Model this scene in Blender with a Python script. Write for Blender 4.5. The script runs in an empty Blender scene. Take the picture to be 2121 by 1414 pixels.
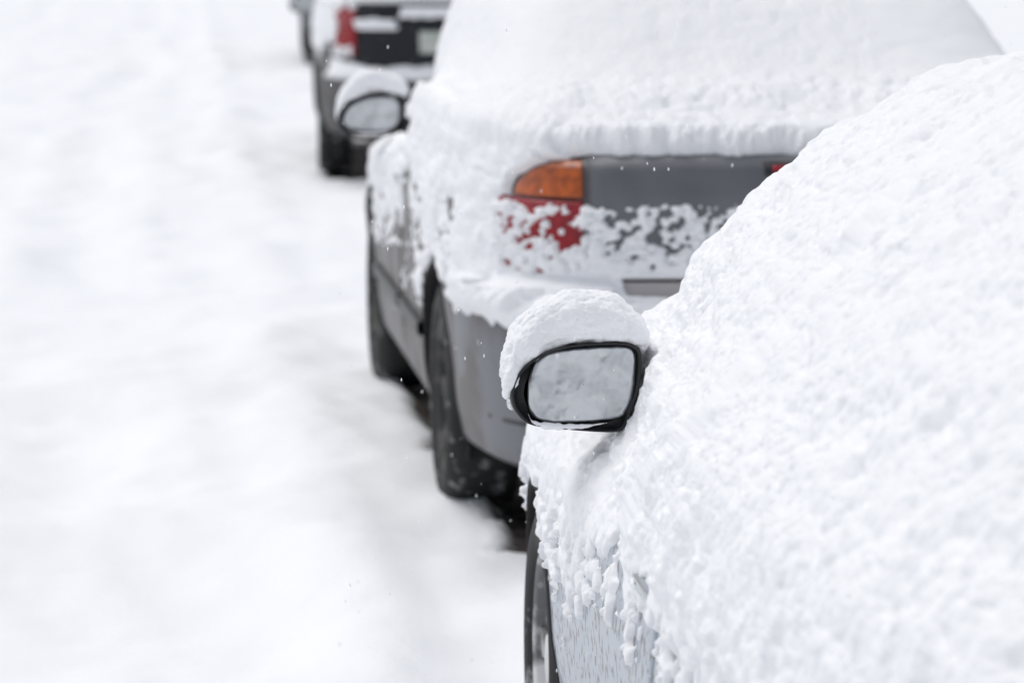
import bpy, math, numpy as np
from mathutils import Vector
rng=np.random.default_rng(4)
scene=bpy.context.scene
COL=scene.collection
# ------------------------------------------------------------ noise
def _h(ix,iy,iz,s):
    n=(ix*73856093)^(iy*19349663)^(iz*83492791)^(s*2654435)
    n=n&0xffffffff
    n=((n^(n>>15))*2246822519)&0xffffffff
    n=((n^(n>>13))*3266489917)&0xffffffff
    n=n^(n>>16)
    return (n&0xffffff)/float(0xffffff)
def vnoise(P,scale,s=0):
    Q=P*scale if np.isscalar(scale) else P*np.array(scale)
    I=np.floor(Q).astype(np.int64); F=Q-I
    F=F*F*F*(F*(F*6-15)+10)
    r=0
    for dx in (0,1):
        wx=F[...,0] if dx else 1-F[...,0]
        for dy in (0,1):
            wy=F[...,1] if dy else 1-F[...,1]
            for dz in (0,1):
                wz=F[...,2] if dz else 1-F[...,2]
                r=r+wx*wy*wz*_h(I[...,0]+dx,I[...,1]+dy,I[...,2]+dz,s)
    return r*2-1
ROT=np.array([[.36,.48,-.8],[-.8,.6,0],[.48,.64,.6]])
def fbm(P,scale,o=3,s=0,g=.5):
    r=0;a=1;t=0
    Q=P*(np.array(scale,dtype=float)*np.ones(3))
    for k in range(o):
        r=r+a*vnoise(Q,1.0,s+k*7);t+=a;a*=g;Q=Q@ROT.T*2.03
    return r/t
def lumps(P,scale,s=0):
    """rounded puffs, 0..1"""
    Q=P*np.array(scale)*np.ones(3)
    I=np.floor(Q).astype(np.int64)
    best=np.full(Q.shape[:-1],9.0)
    for dx in (-1,0,1):
        for dy in (-1,0,1):
            for dz in (-1,0,1):
                J=I+np.array([dx,dy,dz])
                a,b,c=J[...,0],J[...,1],J[...,2]
                d=(a+_h(a,b,c,s)-Q[...,0])**2+(b+_h(a,b,c,s+1)-Q[...,1])**2+(c+_h(a,b,c,s+2)-Q[...,2])**2
                best=np.minimum(best,d)
    return np.sqrt(np.clip(1-best,0,1))
def ss(x,a,b):
    t=np.clip((x-a)/(b-a),0,1); return t*t*(3-2*t)
def gsm(A,sig,axis,periodic=False):
    if sig<=0: return A
    r=int(3*sig)+1
    k=np.exp(-.5*(np.arange(-r,r+1)/sig)**2);k/=k.sum()
    A=np.moveaxis(A,axis,0)
    B=np.concatenate([A[-r:],A,A[:r]]) if periodic else np.concatenate([np.repeat(A[:1],r,0),A,np.repeat(A[-1:],r,0)])
    out=sum(k[i]*B[i:i+len(A)] for i in range(2*r+1))
    return np.moveaxis(out,0,axis)
# ------------------------------------------------------------ materials
def mat(name):
    m=bpy.data.materials.new(name);m.use_nodes=True
    return m,m.node_tree.nodes,m.node_tree.links,m.node_tree.nodes['Principled BSDF']
def simple(name,col,rough=.5,metal=0,noise=None,coat=0,bump=None,spec=None):
    m,N,L,B=mat(name)
    B.inputs['Base Color'].default_value=(*col,1);B.inputs['Roughness'].default_value=rough;B.inputs['Metallic'].default_value=metal
    B.inputs['Coat Weight'].default_value=coat
    if spec is not None: B.inputs['Specular IOR Level'].default_value=spec
    tc=N.new('ShaderNodeTexCoord')
    if noise:
        sc,col2,lo,hi=noise
        n=N.new('ShaderNodeTexNoise');n.inputs['Scale'].default_value=sc;n.inputs['Detail'].default_value=6
        L.new(tc.outputs['Object'],n.inputs['Vector'])
        r=N.new('ShaderNodeMapRange');r.inputs['From Min'].default_value=lo;r.inputs['From Max'].default_value=hi
        L.new(n.outputs['Fac'],r.inputs['Value'])
        mx=N.new('ShaderNodeMix');mx.data_type='RGBA'
        mx.inputs[6].default_value=(*col,1);mx.inputs[7].default_value=(*col2,1)
        L.new(r.outputs[0],mx.inputs[0]);L.new(mx.outputs[2],B.inputs['Base Color'])
    if bump:
        sc,st,dist=bump[:3]
        n=N.new('ShaderNodeTexNoise');n.inputs['Scale'].default_value=sc;n.inputs['Detail'].default_value=bump[3] if len(bump)>3 else 4
        L.new(tc.outputs['Object'],n.inputs['Vector'])
        b=N.new('ShaderNodeBump');b.inputs['Strength'].default_value=st;b.inputs['Distance'].default_value=dist
        L.new(n.outputs['Fac'],b.inputs['Height']);L.new(b.outputs[0],B.inputs['Normal'])
    return m
def snowmat(name,col,fine=True,sss=.0):
    m,N,L,B=mat(name)
    B.inputs['Base Color'].default_value=(*col,1);B.inputs['Roughness'].default_value=.65
    B.inputs['Specular IOR Level'].default_value=.25
    B.inputs['Subsurface Weight'].default_value=sss
    B.inputs['Subsurface Radius'].default_value=(1,1,1);B.inputs['Subsurface Scale'].default_value=.006
    if fine:
        tc=N.new('ShaderNodeTexCoord')
        mp=N.new('ShaderNodeMapping');mp.inputs['Scale'].default_value=(1,.5,1);L.new(tc.outputs['Object'],mp.inputs['Vector'])
        n=N.new('ShaderNodeTexNoise');n.inputs['Scale'].default_value=240;n.inputs['Detail'].default_value=4;n.inputs['Roughness'].default_value=.6
        L.new(mp.outputs[0],n.inputs['Vector'])
        b=N.new('ShaderNodeBump');b.inputs['Strength'].default_value=.5;b.inputs['Distance'].default_value=.0025
        L.new(n.outputs['Fac'],b.inputs['Height']);L.new(b.outputs[0],B.inputs['Normal'])
    return m
M_snow=snowmat('snow_fresh',(.91,.917,.935))
M_flake=bpy.data.materials.new('snowflake');M_flake.use_nodes=True
_N=M_flake.node_tree.nodes;_L=M_flake.node_tree.links
_b=_N.new('ShaderNodeBsdfDiffuse');_t=_N.new('ShaderNodeBsdfTranslucent');_t.inputs[0].default_value=(1,1,1,1);_b.inputs[0].default_value=(1,1,1,1)
_m=_N.new('ShaderNodeMixShader');_L.new(_b.outputs[0],_m.inputs[1]);_L.new(_t.outputs[0],_m.inputs[2]);_L.new(_m.outputs[0],_N['Material Output'].inputs[0])
M_black=simple('black_plastic',(.012,.013,.015),.45,bump=(300,.2,.001))
M_rubber=simple('tyre_rubber',(.018,.018,.019),.8,noise=(18,(.30,.30,.31),.58,.70))
M_liner=simple('arch_liner',(.012,.012,.013),.9)
M_glass=simple('window_glass',(.03,.035,.04),.08)
M_rim=simple('alloy_rim',(.14,.14,.145),.55,.2,noise=(9,(.7,.7,.71),.42,.54))
M_rimd=simple('dirty_rim',(.035,.034,.034),.7,.0,noise=(9,(.10,.095,.09),.5,.6))
M_orange=simple('orange_lens',(.52,.10,.005),.3,noise=(45,(.24,.04,.003),.4,.7),coat=.4)
M_red=simple('red_lens',(.33,.004,.014),.22,coat=.4,noise=(40,(.20,.003,.010),.45,.7))
M_chrome=simple('bright_metal',(.5,.52,.55),.2,1)
M_mirror=simple('mirror_glass',(.54,.56,.58),.30,1,noise=(26,(.43,.45,.47),.42,.62),bump=(24,.6,.012,2))
M_plate=simple('plate_enamel',(.58,.60,.55),.4,noise=(12,(.42,.46,.40),.4,.6))
# ------------------------------------------------------------ mesh helpers
def mk(name,V,F,m,parent=None,smooth=True):
    me=bpy.data.meshes.new(name)
    V=np.asarray(V,dtype=np.float32).reshape(-1,3)
    F=np.asarray(F,dtype=np.int32)
    if len(F):
        used=np.unique(F);rm=np.full(len(V),-1,dtype=np.int32);rm[used]=np.arange(len(used))
        V=V[used];F=rm[F]
    k=F.shape[1]
    me.vertices.add(len(V));me.vertices.foreach_set('co',V.ravel())
    me.loops.add(F.size);me.loops.foreach_set('vertex_index',F.ravel())
    me.polygons.add(len(F));me.polygons.foreach_set('loop_start',np.arange(0,F.size,k,dtype=np.int32))
    me.polygons.foreach_set('use_smooth',np.full(len(F),smooth))
    me.update();me.validate()
    me.materials.append(m)
    ob=bpy.data.objects.new(name,me);COL.objects.link(ob)
    if parent: ob.parent=parent
    return ob
def gfaces(nv,nt,closed):
    i=np.arange(nv-1)[:,None];j=np.arange(nt if closed else nt-1)[None,:]
    j2=(j+1)%nt
    return np.stack([i*nt+j+0*i,i*nt+j2,(i+1)*nt+j2,(i+1)*nt+j],-1)
def joinVF(parts):
    V=[];F=[];o=0
    for v,f in parts:
        v=np.asarray(v,float).reshape(-1,3);V.append(v);F.append(np.asarray(f).reshape(-1,4)+o);o+=len(v)
    return np.concatenate(V),np.concatenate(F)
def box(c,s):
    c=np.array(c);s=np.array(s)/2
    v=np.array([[x,y,z] for x in(-1,1) for y in(-1,1) for z in(-1,1)])*s+c
    f=[[0,1,3,2],[4,6,7,5],[0,4,5,1],[2,3,7,6],[0,2,6,4],[1,5,7,3]]
    return v,f
def closed_curve(pts,n):
    p=np.array(pts,float);m=len(p);out=[]
    k=24
    for i in range(m):
        p0,p1,p2,p3=p[i-1],p[i],p[(i+1)%m],p[(i+2)%m]
        t=np.linspace(0,1,k,endpoint=False)[:,None]
        out.append(.5*((2*p1)+(-p0+p2)*t+(2*p0-5*p1+4*p2-p3)*t*t+(-p0+3*p1-3*p2+p3)*t**3))
    c=np.concatenate(out)
    d=np.r_[0,np.cumsum(np.linalg.norm(np.diff(np.vstack([c,c[:1]]),axis=0),axis=1))]
    s=np.linspace(0,d[-1],n,endpoint=False)
    cc=np.vstack([c,c[:1]])
    return np.stack([np.interp(s,d,cc[:,k]) for k in range(2)],1)
def open_curve(pts,n):
    p=np.array(pts,float)
    d=np.r_[0,np.cumsum(np.linalg.norm(np.diff(p,axis=0),axis=1))]
    s=np.linspace(0,d[-1],n)
    q=np.stack([np.interp(s,d,p[:,k]) for k in range(p.shape[1])],1)
    return gsm(q,n*.03,0)
def pillow(outline,layers,n=96,cen=None):
    c=closed_curve(outline,n)
    o=c.mean(0) if cen is None else np.array(cen)
    P=np.zeros((len(layers),n,3))
    for i,(y,s) in enumerate(layers):
        q=o+(c-o)*s
        P[i,:,0]=q[:,0];P[i,:,1]=y;P[i,:,2]=q[:,1]
    return P
def normals(P,closed):
    if closed: dt=np.roll(P,-1,1)-np.roll(P,1,1)
    else: dt=np.gradient(P,axis=1)
    dv=np.gradient(P,axis=0)
    n=np.cross(dt,dv);l=np.linalg.norm(n,axis=-1,keepdims=True)
    return n/np.maximum(l,1e-9)
def empty(name,loc,rot,label,cat,group=None):
    e=bpy.data.objects.new(name,None);COL.objects.link(e)
    e.location=loc;e.rotation_euler=(0,0,rot);e['label']=label;e['category']=cat
    if group:e['group']=group
    return e
# ------------------------------------------------------------ car
class Car:
    def __init__(s,levels,wheels,nexp=5.0,tilt=.1,R=.36,wr=.32,t0=.7,inset=.015,tuck=(0,.7,.84,1.02,1.15,0,.5),rimmat=None,wy=.25):
        s.lv=np.array(levels,float);s.wheels=wheels;s.n=nexp;s.tilt=tilt;s.R=R;s.wr=wr;s.t0=t0;s.inset=inset;s.tk=tuck
        s.rimmat=rimmat or M_rimd;s.wyy=wy
    def drop(s,y,z): return s.tilt*ss(y,s.t0,2.3)*ss(z,.45,.85)*(1-ss(z,1.0,1.3))
    def tuckf(s,y,z):
        k,a,b,c_,d,e,f=s.tk
        return 1-k*ss(z,a,b)*(1-ss(z,c_,d))*ss(y,e,f)
    def rows(s,n,zmin=None,sig=.012):
        lv=s.lv
        d=np.sqrt(np.diff(lv[:,0])**2+np.diff(lv[:,1])**2+s.wyy*np.diff(lv[:,2])**2+s.wyy*np.diff(lv[:,3])**2)
        if zmin is not None: d[lv[:-1,1]<.40]*=.4
        c=np.r_[0,np.cumsum(d)]
        t=np.linspace(0,c[-1],n);
        L=np.stack([np.interp(t,c,lv[:,k]) for k in range(4)],1)
        L=gsm(L,sig/(c[-1]/n),0)
        if zmin is not None:
            k=np.argmax((L[:,0]>zmin)&(t>d[0]));L=L[k:]
        return L
    def theta(s,n,w=None):
        th=np.linspace(0,2*np.pi,40001)
        e=2/s.n
        x=.87*np.sign(np.cos(th))*np.abs(np.cos(th))**e
        y=2.25*np.sign(np.sin(th))*np.abs(np.sin(th))**e
        ds=np.hypot(np.diff(x),np.diff(y))
        if w is not None: ds=ds*w((x[1:]+x[:-1])/2,(y[1:]+y[:-1])/2)
        c=np.r_[0,np.cumsum(ds)]
        return np.interp(np.linspace(0,c[-1],n,endpoint=False),c,th)
    def surf(s,L,th):
        e=2/s.n
        cx=np.sign(np.cos(th))*np.abs(np.cos(th))**e
        cy=np.sign(np.sin(th))*np.abs(np.sin(th))**e
        z,a,yr,yf=[L[:,k][:,None] for k in range(4)]
        P=np.zeros((len(L),len(th),3))
        P[...,1]=(yr+yf)/2+(yf-yr)/2*cy
        zf=z+0*P[...,1]
        P[...,0]=a*cx*s.tuckf(P[...,1],zf)
        P[...,2]=z
        P[...,2]-=s.drop(P[...,1],zf)
        return P
    def at(s,z):
        L=s._L if hasattr(s,'_L') else None
        if L is None:
            L=s.rows(600);s._L=L=L[np.argmax(L[:,0]>.21+0*L[:,0]):]
        zz=np.maximum.accumulate(L[:,0])+np.arange(len(L))*1e-7
        return [np.interp(z,zz,L[:,k]) for k in (1,2,3)]
    def rear(s,x,z):
        a,yr,yf=s.at(z);b=(yf-yr)/2
        return (yr+yf)/2-b*np.clip(1-np.clip(np.abs(x)/a,0,.999)**s.n,1e-6,1)**(1/s.n)
    def side(s,y,z):
        a,yr,yf=s.at(z);b=(yf-yr)/2
        return s.tuckf(y,z)*a*np.clip(1-np.clip(np.abs(y-(yr+yf)/2)/b,0,.999)**s.n,1e-6,1)**(1/s.n)
    def archr(s,P,R):
        m=np.zeros(P.shape[:-1],bool)
        for wy in s.wheels:
            m|=(np.hypot(P[...,1]-wy,P[...,2]-s.wr)<R)&(np.abs(P[...,0])>.45)
        return m
    def body(s,root,paint,lowpaint,rows=230,cols=620,bz=.67):
        L=s.rows(rows);th=s.theta(cols);P=s.surf(L,th)
        for wy in s.wheels:
            dy=P[...,1]-wy;dz=P[...,2]-s.wr;r=np.hypot(dy,dz)
            m=(np.abs(r-s.R)<.013)&(np.abs(P[...,0])>.45)
            f=np.where(m,s.R/np.maximum(r,1e-6),1)
            P[...,1]=wy+dy*f;P[...,2]=s.wr+dz*f
        F=gfaces(*P.shape[:2],True);V=P.reshape(-1,3)
        C=V[F].mean(2)
        keep=~s.archr(C,s.R)
        z=C[...,2];y=C[...,1];x=np.abs(C[...,0])
        lv=np.broadcast_to(L[:-1,0][:,None],z.shape)
        bump=(lv<bz)&(lv>.21)&((y<s.wheels[0]-.42)|(y>s.wheels[1]+.42))
        gh=(lv>1.0)&(lv<s.roof-.1)
        Nn=normals(P,True)[:-1]
        sidew=gh&(np.abs(Nn[...,0])>.75)
        rearw=gh&(Nn[...,1]<-.35)&~sidew&(x<.62)
        frontw=gh&(Nn[...,1]>.35)&~sidew&(x<.62)
        pill=(np.abs(y+.1)<.04)
        sidew&=~pill
        rest=keep&~bump&~sidew&~rearw&~frontw
        mk('body',V,F[rest],paint,root)
        mk('bumper',V,F[keep&bump&(y<0)],lowpaint,root)
        mk('bumper',V,F[keep&bump&(y>0)],lowpaint,root)
        for nm,mm in (('rear_window',rearw),('windscreen',frontw),('side_window',sidew&(C[...,0]<0)),('side_window',sidew&(C[...,0]>0))):
            if (keep&mm).any(): mk(nm,V,F[keep&mm],M_glass,root)
        for wy in s.wheels:
            for sg in(-1,1):
                an=np.radians(np.linspace(-22,202,90))
                rr=[(s.R+.012,.000),(s.R+.006,.004),(s.R-.004,.004),(s.R-.008,-.003),(s.R-.004,-.03),(s.R+.02,-.1),(s.R+.02,-.30)]
                Q=np.zeros((len(rr),len(an),3))
                for i,(r,o) in enumerate(rr):
                    yy=wy+r*np.cos(an);zz=s.wr+r*np.sin(an)
                    base=s.side(wy+s.R*np.cos(an),np.maximum(s.wr+s.R*np.sin(an),.24))
                    Q[i,:,0]=sg*(base+o);Q[i,:,1]=yy;Q[i,:,2]=zz
                mk('wheel_arch',Q,gfaces(len(rr),len(an),False).reshape(-1,4),M_liner,root)
    def rear_patch(s,name,xl,xr,z0,z1,mat_,root,off=.006,nx=40,nz=30,yoff=0):
        u=np.r_[0,.01,np.linspace(.03,.97,nx),.99,1];w=np.r_[0,.02,np.linspace(.05,.95,nz),.98,1]
        Z=z0+(z1-z0)*w[:,None]+0*u[None]
        X=xl(Z[:,0])[:,None]*(1-u)[None]+xr(Z[:,0])[:,None]*u[None]
        edge=np.minimum(np.minimum(u,1-u)[None]/.03,np.minimum(w,1-w)[:,None]/.05)
        O=off*np.sqrt(np.clip(edge,0,1))-.004*(edge<=0)
        Y=s.rear(X,Z)-O+yoff
        return mk(name,np.stack([X,Y,Z],-1),gfaces(len(w),len(u),False).reshape(-1,4),mat_,root)
    def side_patch(s,name,yl,yr,z0,z1,mat_,root,sg=-1,off=.004,ny=60,nz=40,lift=0):
        u=np.r_[0,.003,np.linspace(.01,.99,ny),.997,1];w=np.r_[0,.004,np.linspace(.01,.99,nz),.996,1]
        Z=z0+(z1-z0)*w[:,None]+0*u[None]
        Y=yl+(yr-yl)*u[None]+0*w[:,None]
        edge=np.minimum(np.minimum(u,1-u)[None]/.006,np.minimum(w,1-w)[:,None]/.006)
        O=off*np.clip(edge,0,1)-.004*(edge<=0)+lift
        X=sg*(s.side(Y,Z)+O)
        Zt=Z-s.drop(Y,Z)
        P=np.stack([X,Y,Zt],-1);F=gfaces(len(w),len(u),False)
        C=P.reshape(-1,3)[F].mean(2);k=~s.archr(C,s.R+.005)
        return mk(name,P,F[k],mat_,root)
    def doors(s,root,paint,spans,z0=.27,z1=.955,hz=.80,handlemat=M_chrome,gap=.010,mould=None):
        for sg in(-1,1):
            for (a,b) in spans:
                dz=s.side_patch('door',a,b,z0,z1,paint,root,sg,off=.006)
                s.side_patch('door_seal',a-gap,b+gap,z0-.006,z1+.006,M_black,dz,sg,off=.002)
                if mould: s.side_patch('side_moulding',a+.01,b-.01,mould[0],mould[1],M_black,dz,sg,off=.022)
                hy=a+.13
                P=pillow([(-.095,-.008),(-.05,-.014),(.05,-.014),(.095,-.006),(.095,.006),(.05,.013),(-.05,.014),(-.095,.008)],
                         [(-.004,.6),(0,1),(.014,1),(.022,.8),(.025,.1)],40)
                Q=np.stack([sg*(s.side(hy,hz)+P[...,1]),hy+P[...,0],hz+P[...,2]],-1)
                mk('handle',Q,gfaces(P.shape[0],P.shape[1],True).reshape(-1,4),handlemat,dz)
    def wheel(s,root,w=.205,x0=None):
        r=s.wr
        for wy in s.wheels:
            for sg in(-1,1):
                xo=s.side(wy,.6)-s.inset
                prof=[(-w,r*.66),(-w-.0,r*.8),(-w+.01,r*.93),(-w+.035,r*.985),(-w+.06,r),(-w*.5,r),(-.06,r),(-.035,r*.985),(-.01,r*.93),(0,r*.82),(-.006,r*.70),(-.02,r*.66)]
                Q=np.zeros((len(prof),120,3));an=np.linspace(0,2*np.pi,120,endpoint=False)
                for i,(x,rr) in enumerate(prof):
                    rv=rr-(.006 if (4<=i<=6) else 0)*(np.arange(120)%3==0)
                    Q[i,:,0]=sg*(xo+x);Q[i,:,1]=wy+rv*np.cos(an);Q[i,:,2]=r+rv*np.sin(an)
                wo=mk('wheel',*_hub(sg,xo,wy,r),s.rimmat,root)
                mk('tyre',Q,gfaces(len(prof),120,True).reshape(-1,4),M_rubber,wo)
                parts=[]
                pr=[(-.02,r*.67),(-.012,r*.66),(-.02,r*.62),(-.10,r*.60),(-.12,r*.3),(-.12,.01)]
                Q=np.zeros((len(pr),60,3));a2=np.linspace(0,2*np.pi,60,endpoint=False)
                for i,(x,rr) in enumerate(pr):
                    Q[i,:,0]=sg*(xo+x);Q[i,:,1]=wy+rr*np.cos(a2);Q[i,:,2]=r+rr*np.sin(a2)
                parts.append((Q,gfaces(len(pr),60,True)))
                for k in range(7):
                    t=k*2*np.pi/7
                    v,f=box((0,0,0),(1,1,1))
                    rad=.05+(v[:,1]+.5)*(r*.62-.05)
                    lat=v[:,2]*.05*(1+.3*v[:,1]);xx=-.035+v[:,0]*.02-.02*(.5-v[:,1])
                    parts.append((np.stack([sg*(xo+xx),wy+rad*np.cos(t)-lat*np.sin(t),r+rad*np.sin(t)+lat*np.cos(t)],1),f))
                mk('rim',*joinVF(parts),s.rimmat,wo)
    def snow(s,root,thick,rows,cols,w,zmin,smv=.03,m=None,name='snow_cover',bigsm=None,soft=.8):
        L=s.rows(rows,zmin);th=s.theta(cols,w);P=s.surf(L,th)
        d=np.linalg.norm(np.diff(P[:,P.shape[1]//2],axis=0),axis=1).mean()
        Ps=gsm(P,smv/d,0)
        if bigsm:
            z0,z1,sg=bigsm
            Pb=gsm(P,sg/d,0)
            k=ss(P[...,2],z0,z1)[...,None]
            Ps=Ps*(1-k)+Pb*k
        N=normals(gsm(gsm(Ps,smv/d*.7,0),2,1,True),True)
        T=thick(P,N)
        T=np.where(s.archr(P,s.R+.012),-.03,T)
        T=gsm(gsm(T,soft,0),soft,1,True)
        wgt=ss(T,.012,.04)[...,None]
        B=P+(Ps-P)*wgt
        Q=B+N*T[...,None]
        F=gfaces(*P.shape[:2],True)
        Tf=T.reshape(-1)[F]
        keep=(Tf.max(-1)>-.006)
        return mk(name,Q,F[keep],m or M_snow,root)
def _hub(sg,xo,wy,r):
    a2=np.linspace(0,2*np.pi,32,endpoint=False)
    pr=[(-.07,.055),(-.03,.055),(-.02,.045),(-.018,.002)]
    Q=np.zeros((len(pr),32,3))
    for i,(x,rr) in enumerate(pr):
        Q[i,:,0]=sg*(xo+x);Q[i,:,1]=wy+rr*np.cos(a2);Q[i,:,2]=r+rr*np.sin(a2)
    return Q,gfaces(len(pr),32,True).reshape(-1,4)
K=5.9/7800
def rel(pts,c=(1192,812)): return [((x-c[0])*K,-(y-c[1])*K) for x,y in pts]
def grain(W,s,g=1.0):
    return g*(.009*fbm(W,26,4,s,.55)+.006*lumps(W,58,s+3)+.003*lumps(W,120,s+6)-.0075)
def side_mirror(root,car,loc,sg,hi=True,oval=False,seed=0):
    """loc = centre of mirror face, local; sg -1 left +1 right"""
    hous=rel([(1334,745),(1322,722),(1290,715),(1200,718),(1135,732),(1095,755),(1066,790),(1058,830),(1072,865),(1105,888),(1190,899),(1275,904),(1300,892),(1312,862),(1328,815)])
    gl=rel([(1324,745),(1315,727),(1290,722),(1200,726),(1138,735),(1112,753),(1097,790),(1094,838),(1103,868),(1130,882),(1200,885),(1285,876),(1308,858),(1320,815)])
    if oval:
        hous=rel([(1330,760),(1300,725),(1230,716),(1150,728),(1080,760),(1045,810),(1050,860),(1090,888),(1180,900),(1270,896),(1315,870),(1330,820)])
        gl=rel([(1310,768),(1290,742),(1230,733),(1155,744),(1096,774),(1068,814),(1070,848),(1101,868),(1180,880),(1258,876),(1296,854),(1310,818)])
    inn=rel([(1056,840),(1066,798),(1094,764),(1135,741),(1200,728),(1262,725),(1310,728),(1345,748)])
    out=rel([(1046,842),(1040,785),(1052,722),(1086,664),(1150,624),(1225,613),(1290,628),(1352,700)])
    def put(P,name,m,par,dis=0,cl=True,sd=0):
        P=P.copy()
        if dis:
            N=normals(P,True)
            c=P.reshape(-1,3).mean(0)
            sgn=np.sign(((P-c)*N).sum(-1).mean());N=N*sgn
            W=P+sd
            D=.014*fbm(W,12,2,sd+2)+.004*lumps(W,30,sd+4)-.003+grain(W,sd,1.0)+.001
            D=gsm(gsm(D,.8,0),.8,1,True)
            P=P+N*(dis*D[...,None])
        P[...,0]*=-sg
        P=P+np.array(loc)
        return mk(name,P,gfaces(P.shape[0],P.shape[1],cl).reshape(-1,4),m,par)
    lay=[(.016,.80),(.014,.90),(.004,.94),(-.004,.96),(-.006,.98),(-.002,1.0),(.01,1.01),(.04,1.0),(.07,.95),(.10,.80),(.12,.55),(.13,.25),(.132,.01)]
    H=put(pillow(hous,lay,120),'side_mirror',M_black,root)
    G=pillow(gl,[(.004,.01),(.004,.5),(.004,.9),(.0035,.985),(.012,1.0)],90)
    put(G,'mirror_glass',M_mirror,H)
    n=300 if hi else 110;m=340 if hi else 120
    I=open_curve(inn,n);O=open_curve(out,n)
    if oval: I[:,1]-=.004
    a=np.linspace(0,2*np.pi,m,endpoint=False)
    ex=2/2.7
    ca=np.sign(np.cos(a))*np.abs(np.cos(a))**ex;sa=np.sign(np.sin(a))*np.abs(np.sin(a))**ex
    t=np.linspace(0,1,n);endf=np.clip(np.sqrt(np.clip(1-np.abs(2*t-1)**14,0,1)),.02,1)
    mid=(I+O)/2;hf=(O-I)/2
    P=np.zeros((n,m,3))
    for k,ax in ((0,0),(1,2)):
        P[...,ax]=mid[:,k][:,None]+hf[:,k][:,None]*ca[None]*endf[:,None]
    P[...,1]=.052+.062*sa[None]*endf[:,None]*(.75+.25*np.sin(np.pi*t))[:,None]
    put(P,'snow_cap',M_snow,H,dis=1.0,sd=seed+3)
    nn=260;mm=40
    cl=open_curve(rel([(1094,862),(1100,880),(1125,889),(1165,892),(1215,891),(1262,884)]),nn)
    t=np.linspace(0,1,nn);rad=(.0052*np.sin(np.pi*np.clip(t,0.01,.99))**.5*(1-.55*t))*(1+.5*fbm(np.stack([t*14,0*t,0*t],-1),1.0,3,seed+40))
    aa=np.linspace(0,2*np.pi,mm,endpoint=False)
    P=np.zeros((nn,mm,3));P[...,0]=cl[:,0][:,None];P[...,2]=cl[:,1][:,None]+rad[:,None]*np.cos(aa)[None];P[...,1]=-.002+rad[:,None]*np.sin(aa)[None]
    put(P,'rim_frost',M_snow,H,dis=.22,sd=seed+9)
    xb=.105;xe=.26
    v,f=box((0,0,0),(1,1,1))
    t=v[:,0]+.5
    v=np.stack([(xb-.03)+(xe-xb+.03)*t, .060+v[:,1]*(.06+.03*t), -.035+v[:,2]*(.04+.03*t)],1)
    v[:,0]*=-sg;v=v+np.array(loc)
    mk('mirror_arm',v,f,M_black,H,smooth=False)
    P=pillow([(-.03,-.008),(.03,-.010),(.032,.004),(-.028,.010)],[(0,.1),(-.003,.9),(0,1),(.01,1)],24)
    Q=P.copy();Q[...,0]=-.1000+P[...,1]*.5;Q[...,1]=.045+P[...,0];Q[...,2]=P[...,2]-.026
    Q[...,0]*=-sg;Q=Q+np.array(loc)
    mk('turn_signal',Q,gfaces(*Q.shape[:2],True).reshape(-1,4),M_chrome,H)
    return H
GRP='snow-covered cars parked in a row along the street'
# ============================================================ CAR 1 (nearest)
lv1=[(.20,.30,-1.8,1.8),(.19,.80,-2.15,2.12),(.23,.845,-2.24,2.22),(.40,.87,-2.30,2.30),(.60,.875,-2.30,2.30),(.72,.862,-2.28,2.26),(.80,.842,-2.26,2.10),
     (.86,.815,-2.24,1.85),(.91,.785,-2.20,1.38),(.95,.755,-2.16,1.22),(1.0,.72,-2.10,1.11),(1.10,.645,-1.98,.91),(1.20,.55,-1.80,.70),(1.28,.455,-1.60,.50),(1.335,.36,-1.35,.34),(1.36,.22,-.9,.1),(1.37,.005,-.3,-.2)]
c1=Car(lv1,(-1.35,1.38),6.5,.08,.325,.295,inset=.002,tuck=(.066,.70,.82,1.00,1.45,-.35,.45),rimmat=M_rim,wy=.5);c1.roof=1.37
P_car1=simple('pale_silver_paint',(.36,.41,.47),.38,.2,coat=.3,noise=(48,(.10,.09,.095),.54,.60),bump=(90,.3,.002))
r1=empty('parked_car',(1.50,5.30,0),0,'pale silver car deeply buried in clumpy fresh snow, snow-capped door mirror','car',GRP)
c1.body(r1,P_car1,P_car1)
c1.doors(r1,P_car1,[(-.36,.66),(-1.12,-.38)],z1=.86,hz=.732,gap=.03)
c1.wheel(r1)
side_mirror(r1,c1,(.620-1.50,.60,.892),-1,seed=1)
side_mirror(r1,c1,(.88,.60,.892),1,hi=False,seed=5)
_yy=np.linspace(-3,3,601);_sl=.90-.45*ss(_yy,-1.6,.2);_cy=np.r_[0,np.cumsum((_sl[1:]+_sl[:-1])/2*.01)]
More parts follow.
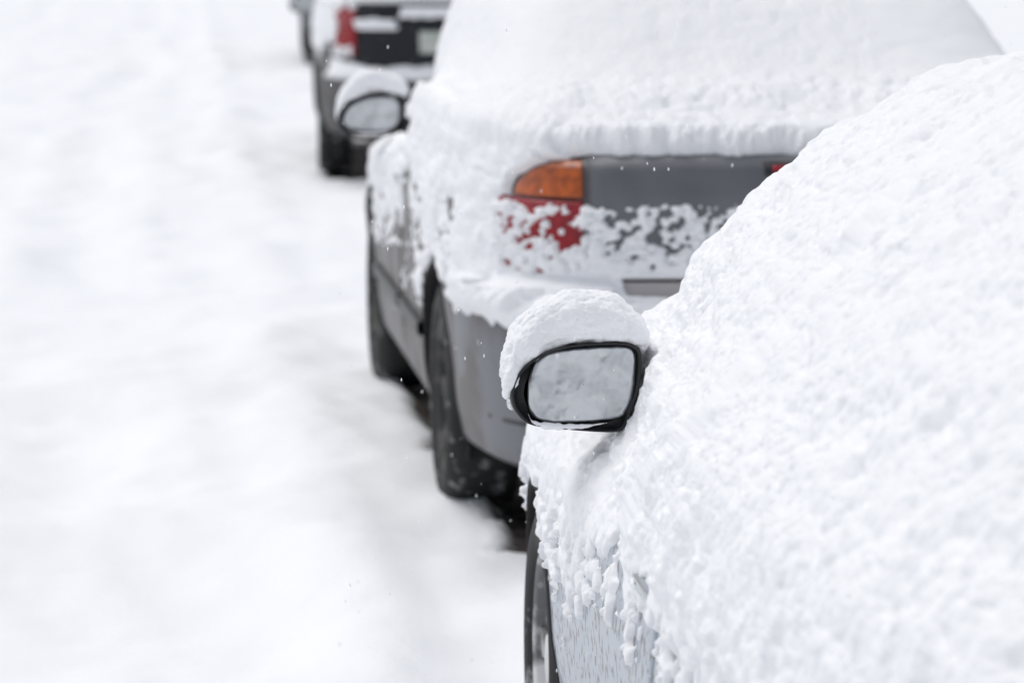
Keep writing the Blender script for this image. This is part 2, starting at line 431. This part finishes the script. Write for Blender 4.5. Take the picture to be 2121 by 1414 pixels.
def t1(P,N):
    W=P+11.3;W[...,1]=11.3+np.interp(P[...,1],_yy,_cy)
    up=N[...,2];y=P[...,1];z=P[...,2]
    fr=ss(y,.15,.5)*(1-ss(z,.97,1.06))
    base=.032+.035*ss(up,.3,.9)+.014*ss(z,.80,.92)
    base=base*(1-.36*fr)
    base+=.018*ss(-y,-.30,.0)*ss(z,.66,.8)
    lat=1-ss(up,.15,.5)
    nz=.004*fbm(W,5.5,2,21)+.009*fbm(W,14,2,22)+(.008+.007*lat)*lumps(W,27,24)-.007-.005*lat+grain(W,25,1.3)
    st=fbm(W,(15,15,6),3,41)
    zb=.605+.10*ss(-y,-.95,-.1)+.06*st+.03*fbm(W,45,2,44)
    near=.40+.60*ss(z,zb,zb+.14)
    T=base*near+nz*(.5+.5*near)
    cov=ss(z,zb-.01,zb+.03)
    T=T*cov-.03*(1-cov)
    l=lumps(W,(70,70,50),51);g=fbm(W,(24,24,12),3,52)
    h=.55*l+.55*fbm(W,(55,55,38),4,57,.6)
    thr=.90-.45*ss(z,zb-.22,zb)-.34*g
    sp=np.where(h>thr-.05,np.clip((h-thr)*.07+.009,-.03,.017),-.012)
    return np.maximum(T,sp)
w1=lambda x,y:np.where((x<-.3)&(y>-2.1)&(y<1.95),9.0,1.0)
c1.snow(r1,t1,950,1250,w1,.32,smv=.04,soft=.75)
# ============================================================ CAR 2
lv2=[(.22,.30,-1.8,1.8),(.21,.78,-2.12,2.1),(.25,.83,-2.28,2.2),(.35,.85,-2.33,2.25),(.58,.865,-2.34,2.25),(.635,.865,-2.33,2.24),(.655,.86,-2.26,2.22),(.74,.855,-2.25,2.16),
     (.86,.85,-2.24,2.10),(.93,.835,-2.235,2.0),(1.0,.81,-2.215,1.75),(1.045,.78,-2.17,1.4),(1.06,.755,-2.05,1.2),(1.08,.73,-1.80,1.05),(1.20,.67,-1.55,.80),(1.32,.63,-1.35,.55),(1.40,.56,-1.15,.38),(1.435,.42,-.95,.25),(1.45,.005,-.3,-.1)]
c2=Car(lv2,(-1.25,1.35),6.0,.13,.36,.32,t0=-.4,inset=.012,tuck=(.10,.84,.92,1.05,1.15,-.4,.5));c2.roof=1.45
P_car2=simple('silver_grey_paint',(.15,.148,.155),.5,.15,coat=.08,noise=(5,(.075,.062,.058),.42,.62),spec=.3)
P_bump2=simple('silver_bumper_paint',(.18,.185,.205),.48,.15,coat=.08,noise=(4,(.10,.09,.088),.45,.6),spec=.35)
P_lid=simple('grey_lid_paint',(.155,.16,.175),.45,.2,coat=.2,noise=(7,(.13,.135,.148),.4,.6))
P_trim=simple('beige_trim',(.48,.45,.45),.5)
r2=empty('parked_car',(1.52,11.45,0),.02,'silver sedan under thick snow with orange and red tail lights','car',GRP)
c2.body(r2,P_car2,P_bump2,bz=.645)
c2.doors(r2,P_car2,[(-.18,.85),(-1.02,-.22)],z1=.95,hz=.82,gap=.018,mould=(.44,.48))
c2.wheel(r2)
c=lambda v:(lambda z:np.full_like(z,v))
lid=c2.rear_patch('trunk_lid',c(-.562),c(.562),.735,1.035,P_lid,r2,off=.012,nx=80)
c2.rear_patch('trim_strip',c(-.50),c(.50),.672,.722,P_trim,r2,off=.014)
c2.rear_patch('bumper_seam',c(-.80),c(.80),.355,.366,M_black,r2,off=.004,nx=80)
c2.rear_patch('brake_light',c(-.125),c(.125),.982,1.016,M_black,r2,off=.024,yoff=0)
bl=c2.rear_patch('brake_light_lens',c(-.11),c(.11),.990,1.008,M_red,lid,off=.029)
for sg in(-1,1):
    f1=lambda z,sg=sg: sg*(.765+.02*np.sin((z-.74)/.18*np.pi)*1.0)
    f2=lambda z,sg=sg: sg*.572+0*z
    tl=c2.rear_patch('tail_light',*( (f1,f2) if sg<0 else (f2,f1)),.738,.922,M_red,r2,off=.016)
    g1=lambda z,sg=sg: sg*(.577+.150*np.sqrt(np.clip(1-((z-.926)/.092)**2,0.0004,1)))
    c2.rear_patch('indicator_lens',*( (g1,f2) if sg<0 else (f2,g1)),.926,1.018,M_orange,tl,off=.016)
side_mirror(r2,c2,(-.885,.72,.965),-1,hi=False,oval=True,seed=7)
side_mirror(r2,c2,(.885,.72,.965),1,hi=False,oval=True,seed=8)
def t2(P,N):
    x=P[...,0];y=P[...,1];z=P[...,2];up=N[...,2]
    W=P+31.7;W[...,1]=31.7+np.where(y<-2.0,y,-2.0+(y+2.0)*.45)
    gr=grain(W,63,1.2)
    nz0=.014*fbm(W,4,2,61)+.010*fbm(W,14,2,62)+.014*lumps(W,24,64)-.008+gr
    nz=nz0*(1-.72*ss(z,1.05,1.14))
    T=.020+.055*ss(up,.2,.9)+.012*ss(z,.95,1.1)+nz
    T=T-.008*ss(y,.0,.6)*(1-ss(z,1.0,1.1))
    st=fbm(W,(7,7,4),3,65)
    zb=.69+.17*st-.05*ss(-y,1.0,1.9)+.07*fbm(W,22,3,66)
    cov=ss(z,zb-.015,zb+.03)
    near=.4+.6*ss(z,zb,zb+.15)
    hole=fbm(W,(11,11,6),3,69)
    cov=cov*(1-ss(hole,-.01,.08)*(1-ss(z,.82,.92))*(1-ss(up,.3,.6)))
    T=T*near*cov-.03*(1-cov)
    l=lumps(W,(34,34,26),91)
    sp=np.clip((l-1.05+.22*ss(z,.45,.68)+.24*fbm(W,9,3,93))*.12,-.03,.016)
    T=np.maximum(T,np.where((y>-1.75)&(z>.40),sp,-.03))
    ax=np.abs(x)+.010*fbm(W,22,2,71)
    g=fbm(W,(20,20,26),3,75)
    l=lumps(W,(42,42,54),73)
    h=.70*l+.30*fbm(W,(36,36,46),4,77,.6)+.06*g
    onred=ss(ax,.56,.58)
    thr=.545-.20*ss(-z,-.82,-.755)*(1-.6*onred)+.38*ss(z,.895,.930)+.03*onred
    speck=np.where(h>thr-.06,np.clip((h-thr)*.12+.013,-.03,.034)+.4*gr,-.004)
    speck=np.where((z>.72)&(z<.928),speck,-.03)
    Tr=speck
    Tr=np.maximum(Tr,np.where((z<.758+.014*g)&(ax<.57),.028+gr,-.03))
    Tr=np.where((z<.728)&(z>.66)&(ax<.46+.3*(z-.66)),-.03,Tr)
    led=.035+nz+.035*ss(ax,.4,.7)
    Tr=np.where((z<.740)&(ax>.50),led*(1-.8*ss(z,.67,.740)),Tr)
    Tr=np.where(z<.665,np.where(z>.59+.03*g,led*ss(z,.59+.03*g,.64),-.03),Tr)
    top=ss(z+.35*nz0+.5*gr+.006*g,1.016,1.050)
    top=np.maximum(top,ss(z,1.046,1.060))
    eg=np.where(z>.926,.577+.150*np.sqrt(np.clip(1-((z-.926)/.092)**2,0,1))+.002,.752)
    eg=np.where(z>1.014,.565,eg)
    k=ss(ax,eg-.004,eg+.014+.07*ss(z,1.005,1.02))
    side=np.where(z>.69+.03*g,np.maximum(T,.014+gr),np.where(z>.60+.03*g,led*ss(z,.60+.03*g,.65),np.minimum(T,-.03)))
    side=side*np.where(z>.95,1-.35*ss(z,.95,1.02),1)
    Tr=Tr*(1-k)+side*k
    Tt=T*(.68+.32*ss(y,-2.15,-1.85))
    Tr=Tr*(1-top)+Tt*top
    q=ss(-y,1.66,1.84)
    return T*(1-q)+Tr*q
w2=lambda x,y:np.where((x<.4)&(y<-1.9),7.0,np.where(x<-.5,2.5,1.0))
c2.snow(r2,t2,850,1250,w2,.40,bigsm=(1.03,1.08,.12),soft=.7)
# ============================================================ CAR 3 / 4 : tall hatchbacks
lv3=[(.30,.30,-1.8,1.8),(.29,.76,-2.12,2.1),(.32,.82,-2.26,2.2),(.42,.85,-2.31,2.25),(.62,.86,-2.32,2.25),(.66,.86,-2.30,2.24),(.685,.855,-2.22,2.22),(.80,.85,-2.21,2.16),
     (.95,.84,-2.20,2.05),(1.05,.82,-2.18,1.75),(1.09,.79,-2.15,1.2),(1.25,.75,-2.05,.95),(1.45,.68,-1.9,.65),(1.56,.60,-1.75,.45),(1.60,.45,-1.5,.3),(1.615,.005,-.5,-.3)]
def t3(P,N):
    W=P+51.7
    up=N[...,2];x=P[...,0];y=P[...,1];z=P[...,2]
    nz=.015*fbm(W,5,3,81)+.010*lumps(W,20,82)
    T=.008+.065*ss(up,.25,.9)+nz
    zb=.80+.12*fbm(W,(6,6,3),3,83);cov=ss(z,zb-.02,zb+.03)
    T=T*cov-.03*(1-cov)
    g=fbm(W,16,2,85);ax=np.abs(x)+.02*g
    Tr=np.where((lumps(W,22,87)+.5*g>1.02)&(ax>.60)&(z>.76),.028,-.03)
    Tr=np.where((z<.70+.02*g+.06*ss(ax,.5,.8))&(z>.64),.03+nz,Tr)
    Tr=np.where((ax<.60)&(ax>.38)&(np.abs(z-.955)<.028+.01*g),.04+nz,Tr)
    Tr=np.where((ax<.36)&(z>.99+.012*g)&(z<1.05),.035+nz,Tr)
    Tr=np.where((ax>.765)&(z>.66),.012+nz,Tr)
    return np.where((y<-1.95)&(z<1.075),Tr,T)
def hatch(loc,rot,paint,low,label):
    cc=Car(lv3,(-1.3,1.35),5.0,.06,.37,.33);cc.roof=1.6
    r=empty('parked_car',loc,rot,label,'car',GRP)
    cc.body(r,paint,low,rows=150,cols=360)
    cc.doors(r,paint,[(-.18,.85),(-1.02,-.20)],z1=1.03,hz=.88)
    cc.wheel(r)
    cc.rear_patch('tailgate',c(-.60),c(.60),.70,1.07,paint,r,off=.012)
    for sg in(-1,1):
        f1=lambda z,sg=sg: sg*.745+0*z
        f2=lambda z,sg=sg: sg*.615+0*z
        cc.rear_patch('tail_light',*((f1,f2) if sg<0 else (f2,f1)),.775,1.07,M_red,r,off=.02)
    cc.rear_patch('license_plate',c(-.26),c(.26),.79,.92,M_plate,r,off=.022)
    side_mirror(r,cc,(-.90,.72,1.0),-1,hi=False,oval=True,seed=17)
    side_mirror(r,cc,(.90,.72,1.0),1,hi=False,oval=True,seed=18)
    cc.snow(r,t3,260,560,lambda x,y:np.where(y<-1.8,3.0,1.0),.45,soft=.4)
    return r
P_navy=simple('dark_navy_paint',(.012,.014,.020),.4,.0,coat=.15,spec=.3)
P_bump3=simple('grey_bumper',(.045,.045,.052),.6,.0,noise=(4,(.12,.115,.115),.42,.6),spec=.3)
hatch((1.70,23.75,-.02),-.035,P_navy,P_bump3,'dark hatchback with red tail lights, pale plate, snow on ledges')
P_dk=simple('dark_blue_grey_paint',(.05,.06,.085),.4,.1,coat=.2)
hatch((2.08,38.5,.02),-.02,P_dk,P_dk,'dark blue-grey car half hidden by deep snow')
# ============================================================ GROUND
def axis(segs):
    out=[]
    for a,b,st in segs: out.append(np.arange(a,b,st))
    out.append([segs[-1][1]]);return np.concatenate(out)
gx=axis([(-1500,-300,200),(-300,-40,30),(-40,-8,2),(-8,-3,.2),(-3,3,.028),(3,8,.2),(8,40,2),(40,300,30),(300,1500,200)])
gy=axis([(-1500,-300,200),(-300,-40,30),(-40,-6,2),(-6,3,.25),(3,16,.032),(16,48,.09),(48,80,.5),(80,300,10),(300,1500,200)])
X,Y=np.meshgrid(gx,gy)
P=np.stack([X,Y,0*X],-1)
Z=.030+.042*fbm(P,(1.2,.8,1),2,101)+.026*fbm(P,(2.8,1.6,1),2,103)+.016*fbm(P,(5.5,2.8,1),3,105)
wand=.30*fbm(P*np.array([0,1,0]),(.0,.22,0),2,107)
msk=.15+.85*ss(fbm(P*np.array([0,1,0]),(.0,.35,0),2,117),-.2,.4)
for x0,dp in((-.42,.030),(-1.95,.025)):
    d=X-x0-wand
    Z+= msk*(-dp*np.exp(-(d/.18)**2)+.012*np.exp(-((np.abs(d)-.33)/.12)**2))
Z+=.035*np.exp(-((X-.36-.10*fbm(P,(0,.6,0),2,119))/.18)**2)*(1+1.1*fbm(P,(1,1.2,1),2,109))
fl=1/(1+(np.maximum(np.abs(X),np.abs(Y-20))/90)**4);Z=.03+(Z-.03)*fl
# lower, trodden snow right behind the second car
Z-=.035*ss(X,.45,.62)*np.exp(-((Y-8.9)/.9)**2)
bare=np.zeros_like(X)
for (cx,cy,rot) in((1.50,5.30,0),(1.52,11.45,.02),(1.66,23.75,-.035)):
    lx=(X-cx)*math.cos(rot)+(Y-cy)*math.sin(rot);ly=-(X-cx)*math.sin(rot)+(Y-cy)*math.cos(rot)
    nn=.10*fbm(P,(4,3,1),4,111)
    bare=np.maximum(bare,ss(.81+nn-np.abs(lx),0,.10)*ss(2.12+nn*2-np.abs(ly),0,.16))
Z=Z*(1-bare)+(-.010+.010*fbm(P,(12,12,1),2,113))*bare
edge=bare*(1-bare)*4
Z+=edge*(.045*lumps(np.stack([X,Y,0*X],-1),(9,7,1),115)-.012)
P[...,2]=Z
mg,N,L,B=mat('ground_snow')
at=N.new('ShaderNodeAttribute');at.attribute_name='bare'
tc=N.new('ShaderNodeTexCoord')
n1=N.new('ShaderNodeTexNoise');n1.inputs['Scale'].default_value=9;n1.inputs['Detail'].default_value=7;L.new(tc.outputs['Object'],n1.inputs['Vector'])
cr=N.new('ShaderNodeValToRGB');cr.color_ramp.elements[0].color=(.025,.021,.02,1);cr.color_ramp.elements[1].color=(.24,.20,.18,1)
cr.color_ramp.elements[0].position=.4;cr.color_ramp.elements[1].position=.7
L.new(n1.outputs['Fac'],cr.inputs[0])
ad=N.new('ShaderNodeMath');ad.operation='MULTIPLY_ADD';ad.inputs[1].default_value=.9;L.new(n1.outputs['Fac'],ad.inputs[0]);L.new(at.outputs['Fac'],ad.inputs[2])
mr=N.new('ShaderNodeMapRange');mr.inputs['From Min'].default_value=1.12;mr.inputs['From Max'].default_value=1.40;L.new(ad.outputs[0],mr.inputs['Value'])
mx=N.new('ShaderNodeMix');mx.data_type='RGBA';mx.inputs[6].default_value=(.92,.933,.95,1)
L.new(mr.outputs[0],mx.inputs[0]);L.new(cr.outputs[0],mx.inputs[7]);L.new(mx.outputs[2],B.inputs['Base Color'])
B.inputs['Roughness'].default_value=.7;B.inputs['Specular IOR Level'].default_value=.2
n2=N.new('ShaderNodeTexNoise');n2.inputs['Scale'].default_value=40;n2.inputs['Detail'].default_value=6;L.new(tc.outputs['Object'],n2.inputs['Vector'])
bp=N.new('ShaderNodeBump');bp.inputs['Strength'].default_value=.3;bp.inputs['Distance'].default_value=.01
L.new(n2.outputs['Fac'],bp.inputs['Height']);L.new(bp.outputs[0],B.inputs['Normal'])
F=gfaces(len(gy),len(gx),False).reshape(-1,4)
g=mk('ground',P,F,mg)
A=g.data.attributes.new('bare','FLOAT','POINT');A.data.foreach_set('value',bare.astype(np.float32).ravel())
g['kind']='structure'
# ============================================================ falling snow
n=2600
Yp=rng.uniform(4,24,n)
Xp=rng.uniform(-.1,.35,n)*Yp*.5+.088*Yp;Zp=rng.uniform(0.1,2.2,n)
oc=np.array([[1,0,0],[0,1,0],[-1,0,0],[0,-1,0],[0,0,2.6],[0,0,-2.6]])
tri=np.array([[0,1,4],[1,2,4],[2,3,4],[3,0,4],[1,0,5],[2,1,5],[3,2,5],[0,3,5]])
V=[];F=[]
for i in range(n):
    V.append(oc*rng.uniform(.0006,.0016)+[Xp[i],Yp[i],Zp[i]]);F.append(tri+6*i)
fs=mk('falling_snow',np.concatenate(V),np.concatenate(F),M_flake,smooth=False);fs['kind']='stuff';fs['label']='loose snowflakes drifting down over the street';fs['category']='snow'
# ============================================================ light, world, camera
w=bpy.data.worlds.new('World');scene.world=w;w.use_nodes=True
N=w.node_tree.nodes;L=w.node_tree.links;bg=N['Background']
sk=N.new('ShaderNodeTexSky');sk.sky_type='NISHITA';sk.sun_disc=False
el,az=math.radians(66),math.radians(-42)
sk.sun_elevation=el;sk.sun_rotation=az;sk.dust_density=3
hs=N.new('ShaderNodeHueSaturation');hs.inputs['Saturation'].default_value=.34
L.new(sk.outputs[0],hs.inputs['Color']);L.new(hs.outputs[0],bg.inputs['Color']);bg.inputs['Strength'].default_value=.134
sun=bpy.data.lights.new('sun','SUN');sun.energy=1.0;sun.angle=math.radians(50);sun.color=(1,.985,.97)
so=bpy.data.objects.new('sun',sun);COL.objects.link(so)
d=Vector((math.sin(az)*math.cos(el),math.cos(az)*math.cos(el),math.sin(el)))
so.rotation_euler=d.to_track_quat('Z','Y').to_euler()
cam=bpy.data.cameras.new('camera');co=bpy.data.objects.new('camera',cam);COL.objects.link(co)
cam.sensor_width=36;cam.lens=132.4;cam.clip_end=5000
co.location=(0,0,1.67);co.rotation_euler=(math.radians(90-6.75),0,math.radians(-5.04))
cam.dof.use_dof=True;cam.dof.focus_distance=5.9;cam.dof.aperture_fstop=5.6
scene.camera=co
scene.view_settings.view_transform='Standard';scene.view_settings.look='None';scene.view_settings.exposure=0
